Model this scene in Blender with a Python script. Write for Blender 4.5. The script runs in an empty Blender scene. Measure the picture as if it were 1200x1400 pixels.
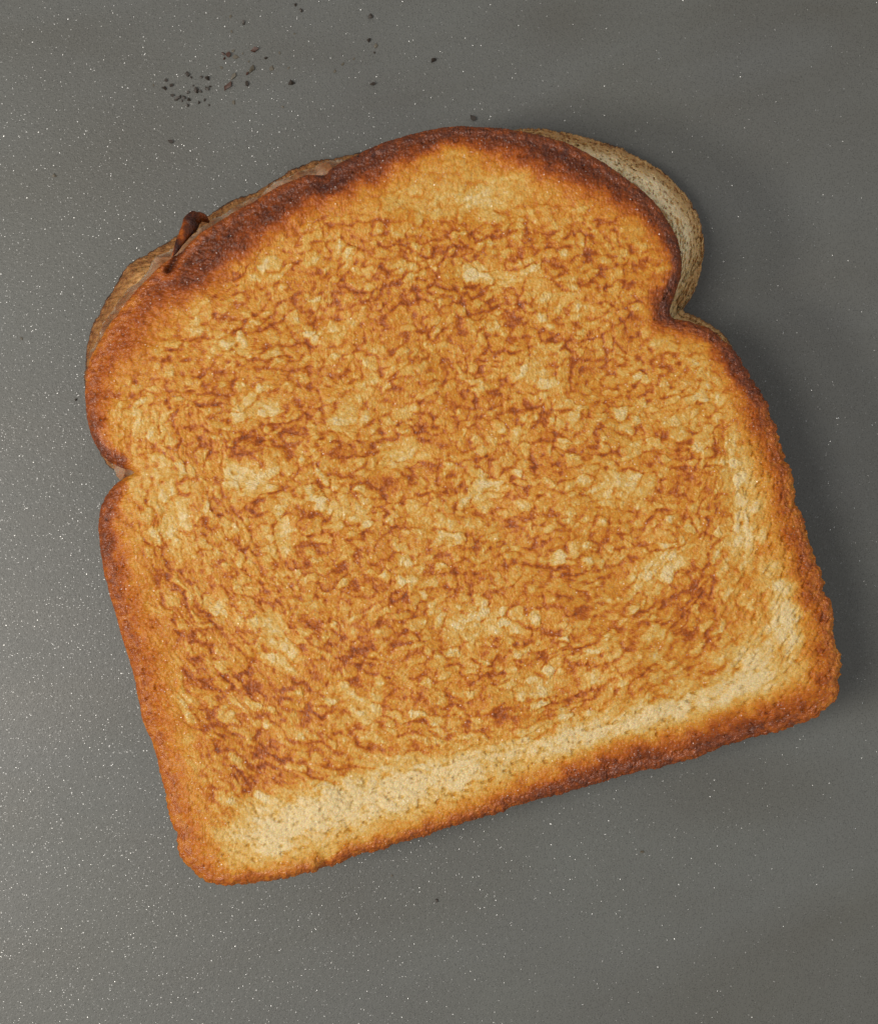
import bpy, math, random
import numpy as np
from mathutils import Vector

# ------------------------------------------------------------------ camera
SC = bpy.context.scene
COL = SC.collection
MM = 0.001
CAM_H = 350.0                      # camera height above the pan, mm
PX = 0.125                         # mm on the pan per photo pixel
cam_d = bpy.data.cameras.new('camera')
cam = bpy.data.objects.new('camera', cam_d)
COL.objects.link(cam)
cam.location = (0, 0, CAM_H * MM)
cam_d.sensor_fit = 'VERTICAL'
cam_d.sensor_height = 24.0
cam_d.lens = 24.0 * CAM_H / (1400 * PX)
cam_d.clip_start = 0.01
cam_d.clip_end = 20
SC.camera = cam

# ------------------------------------------------------------------ light
W = bpy.data.worlds.new('World')
SC.world = W
W.use_nodes = True
bgn = W.node_tree.nodes['Background']
bgn.inputs['Color'].default_value = (1.0, 0.99, 0.97, 1)
bgn.inputs['Strength'].default_value = 0.46
SC.view_settings.view_transform = 'Standard'
SC.view_settings.look = 'None'
SC.view_settings.exposure = 0.0
SC.view_settings.gamma = 1.0


def area_lamp(name, loc, size, power, col):
    d = bpy.data.lights.new(name, 'AREA')
    d.shape = 'DISK'
    d.size = size
    d.energy = power
    d.color = col
    o = bpy.data.objects.new(name, d)
    COL.objects.link(o)
    o.location = loc
    o.rotation_euler = (-Vector(loc)).to_track_quat('-Z', 'Y').to_euler()
    return o


area_lamp('lamp_key', (-0.57, -0.14, 0.56), 0.16, 3.1, (1.0, 0.94, 0.84))
area_lamp('lamp_second', (-0.34, -0.08, 0.80), 0.26, 2.9, (1.0, 0.95, 0.87))
area_lamp('lamp_far', (0.75, 0.10, 0.75), 0.10, 0.5, (0.95, 0.98, 1.0))

# ------------------------------------------------------------------ numeric helpers
rng = np.random.RandomState(7)


def _hash(ix, iy, seed):
    h = (ix.astype(np.int64) * 374761393 + iy.astype(np.int64) * 668265263 + seed * 2147483647) & 0xffffffff
    h = ((h ^ (h >> 13)) * 1274126177) & 0xffffffff
    h = ((h ^ (h >> 16)) * 2246822519) & 0xffffffff
    h = h ^ (h >> 15)
    return (h & 0xffffff) / float(0x1000000)


def vnoise(x, y, seed=0):
    """gradient noise, about -1..1"""
    ix = np.floor(x); iy = np.floor(y)
    fx = x - ix; fy = y - iy
    u = fx * fx * fx * (fx * (fx * 6 - 15) + 10)
    v = fy * fy * fy * (fy * (fy * 6 - 15) + 10)

    def g(dx, dy):
        a = _hash(ix + dx, iy + dy, seed) * 2 * math.pi
        return np.cos(a) * (fx - dx) + np.sin(a) * (fy - dy)
    n0 = g(0, 0) * (1 - u) + g(1, 0) * u
    n1 = g(0, 1) * (1 - u) + g(1, 1) * u
    return (n0 * (1 - v) + n1 * v) * 1.5


def fbm(x, y, oct=4, seed=0, gain=0.5):
    s = np.zeros_like(x); a = 1.0; t = 0
    for k in range(oct):
        s += a * vnoise(x * 2 ** k + 13.7 * k, y * 2 ** k - 7.1 * k, seed + k)
        t += a; a *= gain
    return s / t * 1.3


def worley(x, y, seed=0, full=False):
    """F1, F2, id random"""
    ix = np.floor(x); iy = np.floor(y)
    f1 = np.full_like(x, 9.0); f2 = np.full_like(x, 9.0); rid = np.zeros_like(x); ox = np.zeros_like(x); oy = np.zeros_like(x)
    for dx in (-1, 0, 1):
        for dy in (-1, 0, 1):
            cx = ix + dx; cy = iy + dy
            px = cx + 0.1 + 0.8 * _hash(cx, cy, seed); py = cy + 0.1 + 0.8 * _hash(cx, cy, seed + 31)
            d = np.sqrt((x - px) ** 2 + (y - py) ** 2)
            r = _hash(cx, cy, seed + 77)
            nearer = d < f1
            f2 = np.where(nearer, f1, np.minimum(f2, d))
            rid = np.where(nearer, r, rid); ox = np.where(nearer, px - x, ox); oy = np.where(nearer, py - y, oy)
            f1 = np.where(nearer, d, f1)
    if full:
        return f1, f2, rid, ox, oy
    return f1, f2, rid


def sstep(a, b, x):
    t = np.clip((x - a) / (b - a), 0, 1)
    return t * t * (3 - 2 * t)


def to_world(px, py, z):
    """photo position and height (mm) -> place on the table in mm"""
    k = PX * (CAM_H - z) / CAM_H
    return (px - 600) * k, (700 - py) * k


def spline(pts, n):
    """closed centripetal-ish curve through rows of pts, resampled evenly"""
    P = np.array(pts, float)
    m = len(P)
    out = []
    for i in range(m):
        p0, p1, p2, p3 = P[i - 1], P[i], P[(i + 1) % m], P[(i + 2) % m]
        t = np.linspace(0, 1, 12, endpoint=False)[:, None]
        q = 0.5 * ((2 * p1) + (-p0 + p2) * t + (2 * p0 - 5 * p1 + 4 * p2 - p3) * t ** 2 + (-p0 + 3 * p1 - 3 * p2 + p3) * t ** 3)
        lin = p1 + (p2 - p1) * t
        out.append(0.6 * q + 0.4 * lin)
    Q = np.concatenate(out)
    seg = np.linalg.norm(np.roll(Q[:, :2], -1, 0) - Q[:, :2], axis=1)
    s = np.concatenate([[0], np.cumsum(seg)])
    QQ = np.vstack([Q, Q[:1]])
    u = np.linspace(0, s[-1], n, endpoint=False)
    return np.stack([np.interp(u, s, QQ[:, k]) for k in range(P.shape[1])], 1)


def mesh_from(name, V, F, attrs=None, normals=None):
    me = bpy.data.meshes.new(name)
    me.vertices.add(len(V)); me.vertices.foreach_set('co', np.ascontiguousarray(V, np.float32).ravel())
    n = F.shape[1]
    me.loops.add(F.size); me.loops.foreach_set('vertex_index', np.ascontiguousarray(F, np.int32).ravel())
    me.polygons.add(len(F))
    me.polygons.foreach_set('loop_start', np.arange(0, F.size, n, dtype=np.int32))
    try:
        me.polygons.foreach_set('loop_total', np.full(len(F), n, np.int32))
    except Exception:
        pass
    me.polygons.foreach_set('use_smooth', np.ones(len(F), bool))
    me.update(calc_edges=True)
    for k, a in (attrs or {}).items():
        at = me.attributes.new(k, 'FLOAT', 'POINT')
        at.data.foreach_set('value', np.ascontiguousarray(a, np.float32))
    if normals is not None:
        me.normals_split_custom_set_from_vertices(normals.astype(np.float32).tolist())
    return me


def obj(name, me, mat, parent=None, **props):
    o = bpy.data.objects.new(name, me)
    COL.objects.link(o)
    if mat is not None:
        me.materials.append(mat)
    o.parent = parent
    for k, v in props.items():
        o[k] = v
    return o


def vertex_normals(V, F):
    a = V[F[:, 2]] - V[F[:, 0]]; b = V[F[:, 3]] - V[F[:, 1]]
    fn = np.cross(a, b)
    N = np.zeros_like(V)
    for k in range(4):
        for c in range(3):
            N[:, c] += np.bincount(F[:, k], fn[:, c], len(V))
    N /= np.maximum(np.linalg.norm(N, axis=1, keepdims=True), 1e-12)
    return N


def submesh(name, V, F, N, attrs, keep):
    Fk = F[keep]
    used = np.unique(Fk)
    remap = np.full(len(V), -1, np.int64); remap[used] = np.arange(len(used))
    return mesh_from(name, V[used], remap[Fk], {k: a[used] for k, a in attrs.items()}, N[used])


# ------------------------------------------------------------------ materials
def new_mat(name):
    m = bpy.data.materials.new(name)
    m.use_nodes = True
    nt = m.node_tree
    return m, nt, nt.nodes, nt.links, nt.nodes['Principled BSDF']


def N_(nodes, kind, **kw):
    n = nodes.new(kind)
    for k, v in kw.items():
        setattr(n, k, v)
    return n


def math_node(nodes, links, op, a, b=None, c=None, clamp=False):
    n = nodes.new('ShaderNodeMath'); n.operation = op; n.use_clamp = clamp
    for i, v in enumerate((a, b, c)):
        if v is None:
            continue
        if isinstance(v, (int, float)):
            n.inputs[i].default_value = v
        else:
            links.new(v, n.inputs[i])
    return n.outputs[0]


def flakes(nt, bsdf, P, patch, scale, sigma, rough, pa, pb, amount, glow=0.035):
    """tiny facets, each Voronoi cell a mirror tilted its own way"""
    nodes, links = nt.nodes, nt.links
    M = lambda op, x, y=None, z=None: math_node(nodes, links, op, x, y, z)
    vo = N_(nodes, 'ShaderNodeTexVoronoi'); vo.inputs['Scale'].default_value = scale
    links.new(P, vo.inputs['Vector'])
    sep = nodes.new('ShaderNodeSeparateColor'); links.new(vo.outputs['Color'], sep.inputs[0])
    cmb = nodes.new('ShaderNodeCombineXYZ')
    u = M('MAXIMUM', sep.outputs[0], 0.001)
    rad = M('MULTIPLY', M('SQRT', M('MULTIPLY', M('LOGARITHM', u, math.e), -2.0)), sigma)
    ang = M('MULTIPLY', sep.outputs[1], 2 * math.pi)
    links.new(M('MULTIPLY', rad, M('COSINE', ang)), cmb.inputs[0]); links.new(M('MULTIPLY', rad, M('SINE', ang)), cmb.inputs[1]); cmb.inputs[2].default_value = 1.0
    wn = N_(nodes, 'ShaderNodeTexWhiteNoise'); links.new(vo.outputs['Position'], wn.inputs['Vector'])
    bri = M('MULTIPLY_ADD', M('POWER', wn.outputs['Value'], 4.0), 0.31, glow)
    nrm = N_(nodes, 'ShaderNodeVectorMath', operation='NORMALIZE'); links.new(cmb.outputs[0], nrm.inputs[0])
    gl = nodes.new('ShaderNodeBsdfGlossy'); links.new(bri, gl.inputs['Color']); gl.inputs['Roughness'].default_value = rough
    links.new(nrm.outputs[0], gl.inputs['Normal'])
    f1 = M('GREATER_THAN', sep.outputs[2], M('MULTIPLY_ADD', patch, pa, pb))
    fac = M('MULTIPLY', M('MULTIPLY', f1, M('LESS_THAN', vo.outputs['Distance'], 0.42)), amount)
    ms = nodes.new('ShaderNodeMixShader')
    links.new(fac, ms.inputs[0]); links.new(bsdf.outputs[0], ms.inputs[1]); links.new(gl.outputs[0], ms.inputs[2])
    links.new(ms.outputs[0], nodes['Material Output'].inputs['Surface'])


def bread_material(name, stops, rough=0.42, sss=0.25, bump=1.0, spec=0.5, coat=0.0, glint=0.0):
    m, nt, nodes, links, bsdf = new_mat(name)
    at = N_(nodes, 'ShaderNodeAttribute', attribute_name='toast')
    red = N_(nodes, 'ShaderNodeAttribute', attribute_name='red')
    geo = N_(nodes, 'ShaderNodeTexCoord')
    n1 = N_(nodes, 'ShaderNodeTexNoise'); n1.inputs['Scale'].default_value = 1600; n1.inputs['Detail'].default_value = 3
    n2 = N_(nodes, 'ShaderNodeTexNoise'); n2.inputs['Scale'].default_value = 3600; n2.inputs['Detail'].default_value = 2
    n3 = N_(nodes, 'ShaderNodeTexVoronoi'); n3.inputs['Scale'].default_value = 900
    for n in (n1, n2, n3):
        links.new(geo.outputs['Object'], n.inputs['Vector'])
    d1 = math_node(nodes, links, 'MULTIPLY_ADD', n1.outputs[0], 0.26, -0.13)
    t = math_node(nodes, links, 'ADD', at.outputs['Fac'], d1, clamp=True)
    ramp = nodes.new('ShaderNodeValToRGB')
    el = ramp.color_ramp.elements
    while len(el) > 1:
        el.remove(el[-1])
    el[0].position = stops[0][0]; el[0].color = (*stops[0][1], 1)
    for p, c in stops[1:]:
        e = el.new(p); e.color = (*c, 1)
    links.new(t, ramp.inputs[0])
    mix = N_(nodes, 'ShaderNodeMix', data_type='RGBA')
    mix.inputs['B'].default_value = (0.30, 0.055, 0.02, 1)
    links.new(red.outputs['Fac'], mix.inputs['Factor'])
    links.new(ramp.outputs[0], mix.inputs['A'])
    links.new(mix.outputs['Result'], bsdf.inputs['Base Color'])
    r = math_node(nodes, links, 'MULTIPLY_ADD', n1.outputs[0], 0.45, rough - 0.2, clamp=True)
    links.new(r, bsdf.inputs['Roughness'])
    bsdf.inputs['Specular IOR Level'].default_value = spec
    bsdf.inputs['Subsurface Weight'].default_value = sss
    bsdf.inputs['Subsurface Radius'].default_value = (1.0, 0.45, 0.16)
    bsdf.inputs['Subsurface Scale'].default_value = 0.0012
    h = math_node(nodes, links, 'ADD', n1.outputs[0], math_node(nodes, links, 'MULTIPLY', n3.outputs['Distance'], 0.25))
    h = math_node(nodes, links, 'MULTIPLY_ADD', n2.outputs[0], 0.6, h)
    bsdf.inputs['Coat Weight'].default_value = coat
    bsdf.inputs['Coat Roughness'].default_value = 0.22
    bp = nodes.new('ShaderNodeBump')
    bp.inputs['Strength'].default_value = bump
    bp.inputs['Distance'].default_value = 0.00034
    links.new(h, bp.inputs['Height'])
    links.new(bp.outputs[0], bsdf.inputs['Normal'])
    if glint:
        pn = N_(nodes, 'ShaderNodeTexNoise'); pn.inputs['Scale'].default_value = 420; pn.inputs['Detail'].default_value = 2
        links.new(geo.outputs['Object'], pn.inputs['Vector'])
        flakes(nt, bsdf, geo.outputs['Object'], pn.outputs[0], 3600, 0.28, 0.32, 0.8, 0.05, glint, 0.10)
    return m


TOAST = [(0.00, (0.65, 0.50, 0.26)), (0.15, (0.58, 0.355, 0.088)), (0.29, (0.535, 0.230, 0.022)),
         (0.44, (0.465, 0.145, 0.008)), (0.58, (0.35, 0.082, 0.004)), (0.72, (0.215, 0.044, 0.003)), (0.86, (0.10, 0.021, 0.003)), (1.0, (0.04, 0.010, 0.006))]
mat_crumb = bread_material('toasted crumb', TOAST, rough=0.34, sss=0.45, bump=0.5, coat=0.0, spec=0.26, glint=0.18)
mat_crust = bread_material('toasted crust', TOAST, rough=0.27, sss=0.15, bump=0.8, coat=0.0, spec=0.50, glint=0.08)
PALE = [(0.0, (0.90, 0.72, 0.44)), (0.3, (0.72, 0.46, 0.20)), (0.6, (0.44, 0.215, 0.07)), (0.85, (0.19, 0.070, 0.02)), (1.0, (0.05, 0.02, 0.01))]
mat_pale = bread_material('soft crumb', PALE, rough=0.45, sss=0.3, bump=1.0, spec=0.3)


def cheese_material():
    m, nt, nodes, links, bsdf = new_mat('melted cheese')
    at = N_(nodes, 'ShaderNodeAttribute', attribute_name='toast')
    ramp = nodes.new('ShaderNodeValToRGB')
    el = ramp.color_ramp.elements
    el[0].color = (0.60, 0.40, 0.27, 1); el[1].color = (0.10, 0.028, 0.008, 1)
    e = el.new(0.45); e.color = (0.36, 0.15, 0.055, 1)
    links.new(at.outputs['Fac'], ramp.inputs[0])
    links.new(ramp.outputs[0], bsdf.inputs['Base Color'])
    bsdf.inputs['Roughness'].default_value = 0.22
    bsdf.inputs['Subsurface Weight'].default_value = 0.7
    bsdf.inputs['Subsurface Radius'].default_value = (1, 0.5, 0.3)
    bsdf.inputs['Subsurface Scale'].default_value = 0.0018
    bsdf.inputs['Transmission Weight'].default_value = 0.25
    tc = nodes.new('ShaderNodeTexCoord')
    n1 = N_(nodes, 'ShaderNodeTexNoise'); n1.inputs['Scale'].default_value = 900; n1.inputs['Detail'].default_value = 4
    links.new(tc.outputs['Object'], n1.inputs['Vector'])
    bp = nodes.new('ShaderNodeBump'); bp.inputs['Strength'].default_value = 0.6; bp.inputs['Distance'].default_value = 0.0003
    links.new(n1.outputs[0], bp.inputs['Height']); links.new(bp.outputs[0], bsdf.inputs['Normal'])
    return m


mat_cheese = cheese_material()


def pan_material():
    m, nt, nodes, links, bsdf = new_mat('grey nonstick coating')
    tc = nodes.new('ShaderNodeTexCoord')
    P = tc.outputs['Object']

    def noise(scale, detail=2, rough=0.5):
        n = N_(nodes, 'ShaderNodeTexNoise'); n.inputs['Scale'].default_value = scale
        n.inputs['Detail'].default_value = detail; n.inputs['Roughness'].default_value = rough
        links.new(P, n.inputs['Vector']); return n
    big = noise(9, 2); mid = noise(45, 3); grain = noise(1500, 3, 0.7); micro = noise(3500, 2, 0.6); patch = noise(120, 3)
    ramp = nodes.new('ShaderNodeValToRGB')
    el = ramp.color_ramp.elements
    el[0].position = 0.3; el[0].color = (0.094, 0.094, 0.090, 1)
    el[1].position = 0.7; el[1].color = (0.112, 0.118, 0.111, 1)
    s = math_node(nodes, links, 'MULTIPLY_ADD', mid.outputs[0], 0.4, math_node(nodes, links, 'MULTIPLY', big.outputs[0], 0.6))
    links.new(s, ramp.inputs[0])
    sm = N_(nodes, 'ShaderNodeTexNoise'); sm.inputs['Scale'].default_value = 16; sm.inputs['Detail'].default_value = 3; sm.inputs['Distortion'].default_value = 1.6
    mp = nodes.new('ShaderNodeMapping'); mp.inputs['Rotation'].default_value = (0, 0, 0.5); mp.inputs['Scale'].default_value = (0.7, 1.6, 1)
    links.new(P, mp.inputs['Vector']); links.new(mp.outputs[0], sm.inputs['Vector'])
    smf = math_node(nodes, links, 'MULTIPLY_ADD', sm.outputs[0], 2.4, -0.7, clamp=True)
    film = N_(nodes, 'ShaderNodeMix', data_type='RGBA', blend_type='MULTIPLY'); film.inputs['B'].default_value = (0.84, 0.80, 0.74, 1)
    links.new(smf, film.inputs['Factor']); links.new(ramp.outputs[0], film.inputs['A'])
    g = math_node(nodes, links, 'MULTIPLY_ADD', grain.outputs[0], 0.2, 0.9)
    mulc = N_(nodes, 'ShaderNodeMix', data_type='RGBA', blend_type='MULTIPLY'); mulc.inputs['Factor'].default_value = 1
    links.new(film.outputs['Result'], mulc.inputs['A']); links.new(g, mulc.inputs['B'])
    links.new(mulc.outputs['Result'], bsdf.inputs['Base Color'])
    links.new(math_node(nodes, links, 'MULTIPLY_ADD', smf, -0.07, math_node(nodes, links, 'MULTIPLY_ADD', s, 0.40, 0.27)), bsdf.inputs['Roughness'])
    bsdf.inputs['Specular IOR Level'].default_value = 0.5
    bp = nodes.new('ShaderNodeBump'); bp.inputs['Strength'].default_value = 0.45; bp.inputs['Distance'].default_value = 0.00009
    hh = math_node(nodes, links, 'ADD', grain.outputs[0], math_node(nodes, links, 'MULTIPLY', micro.outputs[0], 0.5))
    links.new(hh, bp.inputs['Height']); links.new(bp.outputs[0], bsdf.inputs['Normal'])
    # mirror-like mineral flakes, each cell tilted its own way
    flakes(nt, bsdf, P, patch.outputs[0], 5600, 0.125, 0.24, 0.9, 0.08, 0.42)
    return m


mat_pan = pan_material()


def crumb_bit_material(name, c1, c2):
    m, nt, nodes, links, bsdf = new_mat(name)
    tc = nodes.new('ShaderNodeTexCoord')
    n = N_(nodes, 'ShaderNodeTexNoise'); n.inputs['Scale'].default_value = 1800
    links.new(tc.outputs['Object'], n.inputs['Vector'])
    mx = N_(nodes, 'ShaderNodeMix', data_type='RGBA'); mx.inputs['A'].default_value = (*c1, 1); mx.inputs['B'].default_value = (*c2, 1)
    links.new(n.outputs[0], mx.inputs['Factor']); links.new(mx.outputs['Result'], bsdf.inputs['Base Color'])
    bsdf.inputs['Roughness'].default_value = 0.5
    return m


mat_black = crumb_bit_material('charred crumb', (0.012, 0.009, 0.007), (0.05, 0.035, 0.025))
mat_red = crumb_bit_material('dark brown crumb', (0.018, 0.006, 0.004), (0.085, 0.030, 0.014))
mat_tan = crumb_bit_material('oily smear crumb', (0.06, 0.05, 0.035), (0.12, 0.10, 0.07))

# ------------------------------------------------------------------ the pan
n = 60
g = np.linspace(-600, 600, n)
X, Y = np.meshgrid(g, g)
V = np.stack([X.ravel(), Y.ravel(), np.zeros(n * n)], 1) * MM
i = np.arange(n * n).reshape(n, n)
F = np.stack([i[:-1, :-1].ravel(), i[:-1, 1:].ravel(), i[1:, 1:].ravel(), i[1:, :-1].ravel()], 1)
obj('pan_surface', mesh_from('pan_surface', V, F), mat_pan, kind='structure')

# ------------------------------------------------------------------ bread outlines (photo px, rim width px, rim darkness, where the darkest line lies px)
TOP = [(183, 646, 8, .45, 4), (168, 640, 16, .8, 6), (152, 633, 22, .85, 8), (136, 617, 26, .85, 8), (125, 593, 30, .8, 8), (118, 560, 34, .75, 10),
       (116, 517, 50, .68, 20), (122, 492, 62, .66, 30), (137, 464, 70, .66, 35), (157, 433, 66, .68, 35), (190, 392, 66, .74, 42), (223, 360, 72, .86, 48),
       (250, 340, 76, .9, 50), (282, 313, 74, .9, 48), (323, 288, 66, .88, 42), (373, 259, 62, .86, 36), (417, 240, 56, .84, 26), (440, 238, 52, .86, 20),
       (453, 229, 56, .88, 20), (490, 209, 58, .86, 20), (533, 192, 52, .84, 18), (580, 178, 42, .80, 14), (633, 172, 40, .80, 14), (690, 176, 50, .82, 20),
       (733, 183, 58, .86, 30), (770, 193, 64, .88, 34), (803, 208, 62, .86, 32), (836, 229, 56, .82, 26), (868, 253, 50, .80, 20), (895, 276, 42, .78, 16),
       (914, 303, 36, .78, 14), (927, 333, 28, .80, 10), (932, 360, 26, .82, 10), (929, 385, 28, .86, 12), (921, 408, 32, .88, 12), (915, 424, 34, .90, 12),
       (918, 435, 30, .88, 12), (938, 440, 26, .78, 10), (964, 447, 26, .80, 12), (987, 462, 32, .84, 14), (1006, 482, 34, .88, 14), (1023, 510, 36, .86, 14),
       (1040, 540, 38, .80, 14), (1052, 565, 44, .74, 18), (1064, 595, 44, .66, 20), (1075, 627, 40, .62, 20), (1083, 652, 40, .60, 20), (1088, 677, 40, .60, 20),
       (1098, 705, 46, .62, 22), (1104, 735, 48, .62, 22), (1112, 762, 48, .62, 24), (1121, 782, 44, .62, 22), (1128, 812, 42, .64, 20), (1139, 836, 46, .62, 20),
       (1139, 860, 48, .60, 22), (1144, 885, 50, .58, 22), (1148, 915, 52, .58, 22), (1146, 945, 56, .60, 20), (1135, 966, 60, .62, 20), (1110, 983, 60, .68, 20),
       (1075, 994, 56, .74, 18), (1030, 1008, 50, .80, 16), (983, 1024, 50, .82, 16), (933, 1042, 48, .78, 16), (883, 1053, 50, .80, 14), (835, 1066, 50, .82, 12),
       (783, 1081, 42, .84, 8), (733, 1096, 34, .80, 6), (690, 1107, 28, .70, 6), (640, 1123, 26, .66, 6), (590, 1140, 24, .64, 5), (540, 1155, 20, .62, 5),
       (490, 1170, 20, .62, 5), (440, 1188, 18, .60, 5), (390, 1201, 18, .60, 5), (340, 1209, 22, .58, 5), (305, 1212, 34, .56, 6), (280, 1203, 44, .54, 6),
       (257, 1186, 52, .54, 8), (245, 1168, 56, .54, 8), (240, 1140, 56, .54, 8), (232, 1112, 54, .54, 8), (225, 1085, 52, .54, 8), (216, 1048, 46, .54, 8),
       (209, 1017, 48, .54, 8), (197, 990, 54, .56, 8), (189, 955, 60, .56, 10), (182, 922, 60, .58, 10), (173, 888, 58, .60, 10), (162, 852, 56, .62, 10),
       (150, 815, 50, .66, 10), (141, 780, 46, .72, 12), (136, 745, 42, .78, 12), (134, 718, 38, .80, 12), (138, 694, 32, .80, 12), (149, 672, 22, .76, 10), (166, 656, 14, .6, 8)]
BOT = [(196, 652), (172, 650), (150, 640), (135, 617), (124, 590), (118, 555), (114, 515), (118, 470), (130, 434), (150, 399), (174, 361), (200, 346),
       (226, 330), (252, 312), (285, 292), (312, 274), (345, 262), (372, 247), (400, 229), (432, 218), (462, 213), (500, 205), (560, 190), (620, 180), (680, 178),
       (733, 173), (777, 180), (817, 190), (850, 201), (880, 217), (907, 234), (929, 254), (947, 277), (958, 302), (963, 330), (962, 357),
       (954, 387), (945, 408), (934, 423), (946, 431), (972, 443), (993, 461), (1008, 486), (1020, 512), (1030, 542), (1040, 575), (1052, 620),
       (1075, 680), (1092, 740), (1112, 810), (1126, 870), (1128, 930), (1105, 970), (1040, 995), (960, 1018), (860, 1045), (760, 1073), (660, 1102),
       (560, 1135), (460, 1165), (370, 1188), (310, 1192), (275, 1175), (257, 1135), (240, 1085), (225, 1020), (205, 950), (185, 880), (165, 820), (150, 765), (146, 720), (150, 690), (160, 668)]

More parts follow.
